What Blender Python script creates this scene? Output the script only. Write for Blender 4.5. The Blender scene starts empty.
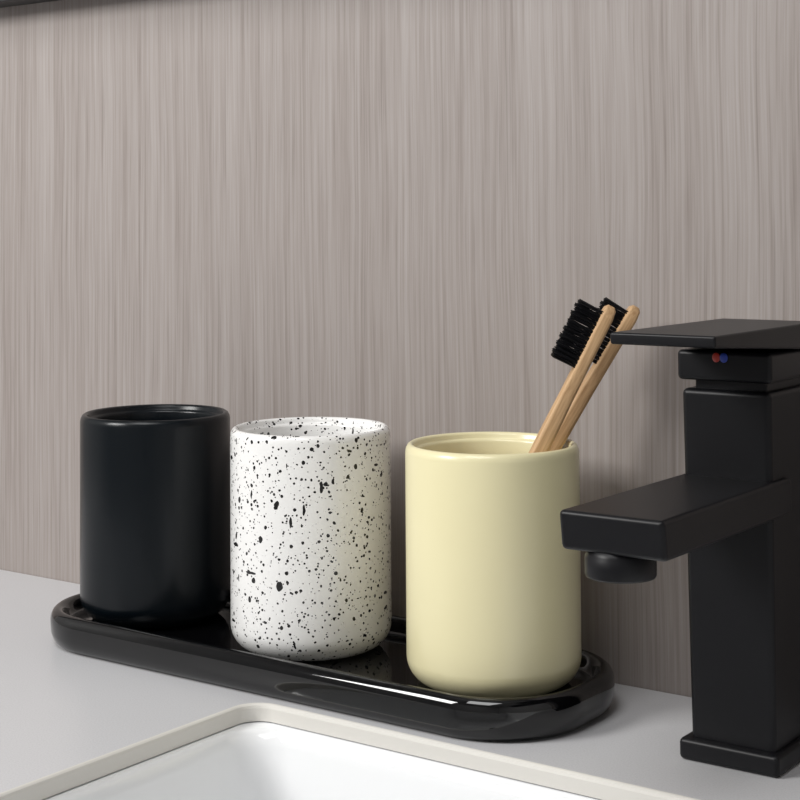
import bpy, bmesh, math, random
from mathutils import Vector, Matrix
R=0.0403
# camera: position (m), yaw/pitch/roll (rad), focal length in px, vertical lens shift
CX,CY,CZ,YAW,PIT,ROLL,F,PY=0.51432,-0.69384,0.22399,0.62808,-0.034827,-0.0064082,1600.6,165.5
D=Vector((-math.sin(YAW)*math.cos(PIT),math.cos(YAW)*math.cos(PIT),-math.sin(PIT)))
r_=Vector((math.cos(YAW),math.sin(YAW),0)); u_=r_.cross(D)
Rr=r_*math.cos(ROLL)+u_*math.sin(ROLL); U=u_*math.cos(ROLL)-r_*math.sin(ROLL)
sp,yc,H,t=.1085,-.0650,.1094,.0116
OX=.0009
S=bpy.context.scene
S.view_settings.view_transform='Standard'
cam=bpy.data.cameras.new('camera'); co=bpy.data.objects.new('camera',cam); bpy.context.collection.objects.link(co)
co.matrix_world=Matrix([[Rr[i],U[i],-D[i],(CX,CY,CZ)[i]] for i in range(3)]+[[0,0,0,1]])
cam.sensor_width=36; cam.lens=F*36/800; cam.shift_y=(PY-400)/800; cam.clip_start=.01; S.camera=co

# ---------- materials ----------
def mat(name,col,rough=.5,spec=.5,coat=0):
    m=bpy.data.materials.new(name); m.use_nodes=True; b=m.node_tree.nodes['Principled BSDF']
    b.inputs['Base Color'].default_value=(*col,1); b.inputs['Roughness'].default_value=rough
    b.inputs['Specular IOR Level'].default_value=spec; b.inputs['Coat Weight'].default_value=coat; b.inputs['Coat Roughness'].default_value=.12
    return m
def N(m,t,**k):
    n=m.node_tree.nodes.new(t)
    for a,v in k.items(): setattr(n,a,v)
    return n
def L(m,a,b): m.node_tree.links.new(a,b)
def math_(m,op,a,b=None):
    n=N(m,'ShaderNodeMath',operation=op)
    for i,v in enumerate((a,b)):
        if v is None: continue
        if isinstance(v,(int,float)): n.inputs[i].default_value=v
        else: L(m,v,n.inputs[i])
    return n.outputs[0]
def noise(m,vec,scale,detail=3,rough=.6):
    mp=N(m,'ShaderNodeMapping'); mp.inputs['Scale'].default_value=scale; L(m,vec,mp.inputs[0])
    n=N(m,'ShaderNodeTexNoise'); n.inputs['Scale'].default_value=1; n.inputs['Detail'].default_value=detail; n.inputs['Roughness'].default_value=rough
    L(m,mp.outputs[0],n.inputs['Vector']); return n.outputs['Fac']
def ramp(m,fac,stops):
    r=N(m,'ShaderNodeValToRGB'); el=r.color_ramp.elements
    while len(el)<len(stops): el.new(.5)
    for e,(p,c) in zip(el,stops): e.position=p; e.color=(*c,1)
    L(m,fac,r.inputs[0]); return r.outputs[0]
def woodwall():
    m=mat('grey_laminate',(.3,.3,.3),.5,.3); b=m.node_tree.nodes['Principled BSDF']
    tc=N(m,'ShaderNodeTexCoord'); 
    wob=noise(m,tc.outputs['Object'],(7,1,3),2); sx=N(m,'ShaderNodeSeparateXYZ'); L(m,tc.outputs['Object'],sx.inputs[0])
    xx=math_(m,'ADD',sx.outputs[0],math_(m,'MULTIPLY',wob,.010)); cx=N(m,'ShaderNodeCombineXYZ'); L(m,xx,cx.inputs[0]); L(m,sx.outputs[2],cx.inputs[2])
    v=cx.outputs[0]
    a=noise(m,v,(440,1,5),3,.62); b2=noise(m,v,(85,1,1.4),3,.65); c3=noise(m,v,(1000,1,20),2,.6); d=noise(m,v,(14,1,.8),2)
    s=math_(m,'ADD',math_(m,'MULTIPLY',a,.46),math_(m,'MULTIPLY',b2,.20)); s=math_(m,'ADD',s,math_(m,'MULTIPLY',c3,.24)); s=math_(m,'ADD',s,math_(m,'MULTIPLY',d,.10))
    col=ramp(m,s,[(.36,(.238,.201,.184)),(.45,(.300,.262,.243)),(.52,(.338,.301,.283)),(.64,(.390,.354,.337))])
    # sparse dark pores
    pz=noise(m,v,(640,1,9),2,.5); pm=N(m,'ShaderNodeMapRange'); pm.inputs[1].default_value=.60; pm.inputs[2].default_value=.70; L(m,pz,pm.inputs[0])
    mix=N(m,'ShaderNodeMix',data_type='RGBA'); L(m,math_(m,'MULTIPLY',pm.outputs[0],.30),mix.inputs[0]); L(m,col,mix.inputs[6]); mix.inputs[7].default_value=(.17,.142,.13,1)
    L(m,mix.outputs[2],b.inputs['Base Color'])
    bp=N(m,'ShaderNodeBump'); bp.inputs['Strength'].default_value=.1; bp.inputs['Distance'].default_value=.0004; L(m,s,bp.inputs['Height']); L(m,bp.outputs[0],b.inputs['Normal'])
    return m
def speckle():
    m=mat('speckled_glaze',(.8,.8,.78),.18,.5); b=m.node_tree.nodes['Principled BSDF']
    tc=N(m,'ShaderNodeTexCoord'); base=tc.outputs['Object']; tot=None
    for k,(sc,thr,pw,st,off) in enumerate([(90,.20,6,(1,1,1),0),(150,.25,4,(1,1,.8),3),(290,.31,2.6,(1,1,1),7),(130,.25,4.6,(.3,.8,1.6),11),(430,.36,2.0,(1,1,1),5),(210,.25,3.4,(1.7,.4,.4),15),(620,.36,2.0,(1,1,1),19)]):
        nz=N(m,'ShaderNodeTexNoise'); nz.inputs['Scale'].default_value=sc*1.3; nz.inputs['Detail'].default_value=1; L(m,base,nz.inputs['Vector'])
        mx=N(m,'ShaderNodeVectorMath',operation='MULTIPLY_ADD'); L(m,nz.outputs['Color'],mx.inputs[0]); mx.inputs[1].default_value=(.3/sc,)*3; L(m,base,mx.inputs[2])
        mp=N(m,'ShaderNodeMapping'); mp.inputs['Scale'].default_value=st; mp.inputs['Rotation'].default_value=(.6*k,.5*k,.9*k); mp.inputs['Location'].default_value=(off,off*.7,off*.3); L(m,mx.outputs[0],mp.inputs[0])
        vo=N(m,'ShaderNodeTexVoronoi'); vo.inputs['Scale'].default_value=sc; L(m,mp.outputs[0],vo.inputs['Vector'])
        sc_=N(m,'ShaderNodeSeparateColor'); L(m,vo.outputs['Color'],sc_.inputs[0])
        th=math_(m,'MULTIPLY',math_(m,'POWER',sc_.outputs[0],pw),thr)
        h=math_(m,'LESS_THAN',vo.outputs['Distance'],th)
        tot=h if tot is None else math_(m,'MAXIMUM',tot,h)
    mix=N(m,'ShaderNodeMix',data_type='RGBA'); L(m,tot,mix.inputs[0]); mix.inputs[6].default_value=(.85,.845,.83,1); mix.inputs[7].default_value=(.01,.01,.01,1)
    L(m,mix.outputs[2],b.inputs['Base Color']); return m
def bamboo():
    m=mat('bamboo',(.6,.4,.2),.5,.3); b=m.node_tree.nodes['Principled BSDF']; tc=N(m,'ShaderNodeTexCoord')
    n=noise(m,tc.outputs['Object'],(900,900,40),3); L(m,ramp(m,n,[(.3,(.44,.26,.125)),(.7,(.66,.44,.245))]),b.inputs['Base Color']); return m
def quartz():
    m=mat('grey_quartz',(.6,.6,.61),.3,.4); b=m.node_tree.nodes['Principled BSDF']; tc=N(m,'ShaderNodeTexCoord')
    n=noise(m,tc.outputs['Object'],(1300,1300,1300),2); L(m,ramp(m,n,[(.28,(.52,.518,.53)),(.5,(.58,.578,.592)),(.75,(.62,.618,.632))]),b.inputs['Base Color']); return m
M_wall=woodwall(); M_ct=quartz(); M_edge=mat('quartz_edge',(.70,.68,.635),.4)
M_cer=mat('white_ceramic',(.86,.87,.88),.08); M_tray=mat('black_gloss_glaze',(.002,.002,.0024),.035,.6)
M_bcup=mat('black_satin_glaze',(.0022,.0042,.0062),.27,.30); M_ccup=mat('cream_glaze',(.81,.745,.465),.32,.45,.35); M_sp=speckle()
M_fau=mat('matte_black_metal',(.005,.005,.0065),.40,.28); M_bam=bamboo(); M_bri=mat('black_bristle',(.006,.006,.008),.5)
M_pl=mat('painted_plaster',(.6,.6,.6),.8,.2); M_fl=mat('floor_tile',(.3,.29,.28),.4); M_dark=mat('dark_cabinet',(.02,.02,.021),.5)
M_red=mat('red_enamel',(.4,.03,.02),.3); M_blue=mat('blue_enamel',(.02,.05,.35),.3); M_chr=mat('chrome',(.8,.8,.8),.1); M_chr.node_tree.nodes['Principled BSDF'].inputs['Metallic'].default_value=1
M_cab=mat('vanity_front',(.45,.42,.4),.5)
# ---------- helpers ----------
def obj(name,bm,mats,parent=None,smooth=True,loc=(0,0,0)):
    bmesh.ops.recalc_face_normals(bm,faces=bm.faces); me=bpy.data.meshes.new(name); bm.to_mesh(me); bm.free()
    o=bpy.data.objects.new(name,me); bpy.context.collection.objects.link(o); o.location=loc
    for mm in mats: me.materials.append(mm)
    if smooth:
        for p_ in me.polygons: p_.use_smooth=True
    if parent: o.parent=parent
    return o
def empty(name,loc=(0,0,0)):
    e=bpy.data.objects.new(name,None); bpy.context.collection.objects.link(e); e.location=loc; e.empty_display_size=.02; return e
def box(name,a,b,m,bev=0,parent=None,seg=3,taper=None):
    bm=bmesh.new(); bmesh.ops.create_cube(bm,size=1)
    for v in bm.verts:
        v.co=Vector([(a[i]+b[i])/2+v.co[i]*(b[i]-a[i]) for i in range(3)])
    if taper: 
        for v in bm.verts: taper(v)
    if bev: bmesh.ops.bevel(bm,geom=bm.edges[:]+bm.verts[:],offset=bev,segments=seg,profile=.5,affect='EDGES')
    o=obj(name,bm,[m],parent,smooth=bool(bev))
    if bev: md=o.modifiers.new('wn','WEIGHTED_NORMAL'); md.keep_sharp=True
    return o
def lathe(name,prof,m,loc,seg=128,parent=None):
    bm=bmesh.new(); rings=[]
    for r,z in prof:
        if r<1e-6: rings.append([bm.verts.new((0,0,z))])
        else: rings.append([bm.verts.new((r*math.cos(2*math.pi*i/seg),r*math.sin(2*math.pi*i/seg),z)) for i in range(seg)])
    for a,b in zip(rings,rings[1:]):
        for i in range(seg):
            j=(i+1)%seg
            if len(a)==1: bm.faces.new((a[0],b[i],b[j]))
            elif len(b)==1: bm.faces.new((a[i],a[j],b[0]))
            else: bm.faces.new((a[i],a[j],b[j],b[i]))
    return obj(name,bm,[m],parent,True,loc)
def rrect(cx,cy,hx,hy,r,n=16):
    pts=[]
    for (sx,sy,a0) in ((1,1,0),(-1,1,90),(-1,-1,180),(1,-1,270)):
        for k in range(n+1):
            a=math.radians(a0+90*k/n); pts.append((cx+sx*(hx-r)+r*math.cos(a),cy+sy*(hy-r)+r*math.sin(a)))
    return pts
def loft(bm,loops,cap0=False,cap1=False):
    vs=[[bm.verts.new(p_) for p_ in l] for l in loops]; n=len(vs[0])
    for a,b in zip(vs,vs[1:]):
        for i in range(n): bm.faces.new((a[i],a[(i+1)%n],b[(i+1)%n],b[i]))
    if cap0: bm.faces.new(vs[0])
    if cap1: bm.faces.new(vs[-1])
    return vs
# ---------- room ----------
box('wall_back',(-1.2,0,-.85),(1.5,.1,1.6),M_wall)
box('wall_left',(-1.3,-2.2,-.85),(-1.2,.1,1.6),M_pl); box('wall_right',(1.5,-2.2,-.85),(1.6,.1,1.6),M_pl)
box('wall_front',(-1.3,-2.3,-.85),(1.6,-2.2,1.6),M_pl); box('floor',(-1.3,-2.3,-.95),(1.6,.1,-.85),M_fl); box('ceiling',(-1.3,-2.3,1.6),(1.6,.1,1.7),M_pl)
# counter with sink cutout
xs,ys=.0125,-.1218; SW,SD=.42,.31; scx,scy=xs+SW/2,ys-SD/2; cr=.012
bm=bmesh.new(); X0,X1,Y0,Y1,TH=-.75,1.1,-.52,-.0005,.0080
def hole(d,z): return [(a,b,z) for a,b in rrect(scx,scy,SW/2+d,SD/2+d,cr+d)]
vs=loft(bm,[hole(.002,0),hole(.0012,-.0002),hole(.0004,-.0008),hole(0,-.002),hole(0,-TH)])
outer=[[bm.verts.new((a,b,z)) for a,b in ((X0,Y0),(X1,Y0),(X1,Y1),(X0,Y1))] for z in (0,-TH)]
nE=len(bm.faces)
for k in (0,1):
    lo_=vs[0] if k==0 else vs[-1]; ed=[bm.edges.get((lo_[i],lo_[(i+1)%len(lo_)])) or bm.edges.new((lo_[i],lo_[(i+1)%len(lo_)])) for i in range(len(lo_))]
    eo=[bm.edges.new((outer[k][i],outer[k][(i+1)%4])) for i in range(4)]
    bmesh.ops.triangle_fill(bm,use_beauty=True,edges=ed+eo)
bm.faces.ensure_lookup_table()
for i,fc in enumerate(bm.faces): fc.material_index=1 if i<nE else 0
for i in range(4): bm.faces.new((outer[0][i],outer[0][(i+1)%4],outer[1][(i+1)%4],outer[1][i]))
obj('countertop',bm,[M_ct,M_edge],None,False)
sink=empty('undermount_sink',(scx,scy,-TH))
bm=bmesh.new(); pr=[(.02,-.0005),(-.0005,-.0005),(-.003,-.001),(-.005,-.003),(-.0065,-.008),(-.009,-.03),(-.013,-.07),(-.02,-.095),(-.032,-.112),(-.05,-.121),(-.09,-.125),(-.14,-.127)]
loops=[]
for d,z in pr:
    rr=max(cr+d if d>-.001 else cr+.006+(-d)*.4,.01); rr=min(rr,SD/2+d-.002)
    loops.append([(a-scx,b-scy,z) for a,b in rrect(scx,scy,SW/2+d,SD/2+d,rr)])
loft(bm,loops,False,True); obj('basin',bm,[M_cer],sink)
lathe('drain',[(0,.003),(.012,.003),(.014,.002),(.02,.0015),(.022,0),(.022,-.002),(0,-.002)],M_chr,(0,0,-.1255),48,sink)
# vanity
van=empty('vanity_cabinet',(0,-.25,-.5))
def vb(n,a,b,m=M_cab,bev=.001):
    o=box(n,a,b,m,bev); o.parent=van; o.matrix_parent_inverse=Matrix.Translation((0,.25,.5)); return o
vb('carcass_left',(-.74,-.5,-.85),(-.72,-.002,-.009)); vb('carcass_right',(1.07,-.5,-.85),(1.09,-.002,-.009)); vb('base_panel',(-.72,-.48,-.78),(1.07,-.002,-.76))
for i in range(4):
    a=-.74+i*.4575; vb('drawer_front_%d'%i,(a+.002,-.52,-.78),(a+.4555,-.501,-.012))
# overhead cabinet
zc=.3655
oc=empty('wall_cabinet',(0,-.07,zc+.3))
o=box('cabinet_body',(-1.19,-.02,zc),(.6,-.001,zc+.6),M_dark,.001); o.parent=oc; o.matrix_parent_inverse=Matrix.Translation((0,.07,-zc-.3))
# ---------- tray ----------
hy=.0530; hx=.1612; tr=hy*.86; rt=t+.0074
pr=[(.008,0),(.004,.0006),(.0015,.003),(.0003,.007),(0,rt-.0058),(.0004,rt-.0035),(.0016,rt-.0014),(.0032,rt-.0003),(.0045,rt),(.0058,rt-.0004),(.0072,rt-.0018),(.0082,rt-.004),(.0092,t+.0008),(.0102,t+.0001),(.013,t)]
bm=bmesh.new(); loft(bm,[[(a,b,z) for a,b in rrect(0,0,hx-d,hy-d,tr-d,24)] for d,z in pr],True,True)
obj('vanity_tray',bm,[M_tray],None,True,(OX,yc,0))
# ---------- cups ----------
def cup(name,i,m):
    pr=[(0,0.0015),(.024,.0015),(.027,0)]
    for k in range(9):
        a=math.radians(-90+90*k/8); pr.append((R-.0125+.0125*math.cos(a),.0125+.0125*math.sin(a)))
    pr+=[(R,.05),(R,H-.0040),(R-.0003,H-.0022),(R-.0011,H-.0007),(R-.0022,H),(R-.0032,H-.0003),(R-.0039,H-.0012),(R-.0041,H-.0026),(R-.0045,H-.0031),(R-.0052,H-.0034),(R-.0056,H-.0045),(R-.0056,H-.012),(R-.0050,H-.02),(R-.0046,.012),(R-.0055,.008),(R-.009,.006),(0,.006)]
    return lathe(name,pr,m,((i-1)*sp+OX,yc,t+.0002))
cup('black_tumbler',0,M_bcup); cup('speckled_tumbler',1,M_sp); cup('cream_tumbler',2,M_ccup)
# ---------- toothbrushes ----------
lat=Vector((Rr[0],Rr[1],0)).normalized()
def brush(name,K,T):
    K=Vector(K); T=Vector(T); dz=(T-K).normalized()
    B=K+dz*((t+.0107-K.z)/dz.z); Lh=(T-B).length
    xa=-(lat-dz*lat.dot(dz)).normalized(); ya=dz.cross(xa).normalized()
    e=empty(name,B); e.matrix_world=Matrix([[xa[i],ya[i],dz[i],B[i]] for i in range(3)]+[[0,0,0,1]])
    bm=bmesh.new(); loops=[]
    secs=[(0,.0015,.002),(.0015,.0025,.003),(.006,.003,.0038),(.06,.0034,.005),(.12,.0036,.0048),(Lh-.045,.0033,.0042),(Lh-.032,.003,.0058),(Lh-.006,.003,.0058),(Lh-.0015,.0026,.004),(Lh,.0014,.0022)]
    for z,a,b in secs: loops.append([(p0,p1,z) for p0,p1 in rrect(0,0,a,b,min(a,b)*.5,5)])
    loft(bm,loops,True,True); h=obj('handle',bm,[M_bam],e)
    bm=bmesh.new(); rnd=random.Random(4)
    for iz in range(15):
        for iy in range(4):
            for k in range(13):
                z0=Lh-.032+iz*.00195+rnd.uniform(-.0007,.0007); y0=(iy-1.5)*.0025+rnd.uniform(-.0011,.0011); ln=.0142+rnd.uniform(-.0007,.0004)+(.0006 if iz%2 else 0)
                dzz=rnd.uniform(-.0004,.0004); dy=rnd.uniform(-.0005,.0005); rr=.00027
                a=[bm.verts.new((.002,y0+rr*math.cos(w_),z0+rr*math.sin(w_))) for w_ in (0,2.1,4.2)]
                b=[bm.verts.new((ln,y0+dy+rr*.8*math.cos(w_),z0+dzz+rr*.8*math.sin(w_))) for w_ in (0,2.1,4.2)]
                for j in range(3): bm.faces.new((a[j],a[(j+1)%3],b[(j+1)%3],b[j]))
                bm.faces.new(b)
    obj('bristles',bm,[M_bri],e,False)
    return e
brush('bamboo_toothbrush',(.0950,-.0900,.0269),(.1602,-.0420,.1845))
brush('bamboo_toothbrush.001',(.1297,-.0418,.1203),(.1608,-.0190,.1832))
# ---------- faucet ----------
bx,by,bz=.2150,-.0783,.1534; xl,xr,yf,zt,zb=.2115,.2546,-.1795,.1174,.1025; bd=.053; bw=.0370
fa=empty('basin_faucet',(bx+bw/2,by+bd/2,0)); inv=Matrix.Translation((-(bx+bw/2),-(by+bd/2),0))
def fb(*a,**k):
    o=box(*a,**k); o.parent=fa; o.matrix_parent_inverse=inv; return o
fb('base_plate',(.2112,-.0823,.0002),(.2550,by+bd+.003,.009),M_fau,bev=.002)
def tb(v):
    if v.co.z>.1 and v.co.x<bx+.01: v.co.x-=.0026
fb('body',(bx,by,.007),(bx+bw,by+bd,bz),M_fau,bev=.0025,taper=tb)
def tp_(v):
    if v.co.y<(yf+by)/2 and v.co.z<(zt+zb)/2: v.co.y+=.002
fb('spout',(xl,yf,zb),(xr,by+bd*.3,zt),M_fau,bev=.002,taper=tp_)
ar=lathe('aerator',[(0,0),(.0125,0),(.0125,-.002),(.0132,-.003),(.0132,-.0095),(.0128,-.0103),(.0115,-.0103),(.011,-.007),(0,-.007)],M_fau,((xl+xr)/2-.0035,yf+.0148,zb+.0005),48); ar.parent=fa; ar.matrix_parent_inverse=inv
fb('neck',(bx+.002,by+.004,bz-.002),(bx+bw-.003,by+bd-.004,bz+.006),M_fau,bev=.001)
blt=.1685
fb('handle_block',(bx-.0040,by-.001,bz+.0035),(bx+bw+.001,by+bd,blt+.001),M_fau,bev=.002)
def lt(v):
    if v.co.y<by-.02 and v.co.z<blt+.002: v.co.z=.1757
fb('lever',(bx-.0025,-.1400,blt),(bx+bw+.005,-.037,.1803),M_fau,bev=.0010,taper=lt)
for nm,mm,s in (('hot_mark',M_red,-1),('cold_mark',M_blue,1)):
    bm=bmesh.new(); bmesh.ops.create_uvsphere(bm,u_segments=20,v_segments=10,radius=.0020)
    for v in bm.verts: v.co.y*=.3; v.co.x*=.9
    o=obj(nm,bm,[mm],None,True,(.2309+s*.0017,by-.0012,.1668)); o.parent=fa; o.matrix_parent_inverse=inv
# ---------- lights ----------
def area(name,loc,tgt,e,sz,col=(1,1,1),sy=None):
    l=bpy.data.lights.new(name,'AREA'); l.energy=e; l.size=sz; l.color=col
    if sy: l.shape='RECTANGLE'; l.size_y=sy
    o=bpy.data.objects.new(name,l); o.location=loc; bpy.context.collection.objects.link(o); o.rotation_euler=(Vector(tgt)-Vector(loc)).to_track_quat('-Z','Y').to_euler()
area('key_light',(-.65,-1.2,.95),(0,-.05,.1),19,.5,(1,.99,.97)); area('ceiling_light',(.2,-1.05,1.58),(.2,-1.05,0),14,.8,(.995,.998,1))
w_=bpy.data.worlds.new('world'); S.world=w_; w_.use_nodes=True; w_.node_tree.nodes['Background'].inputs[0].default_value=(.3,.3,.3,1)
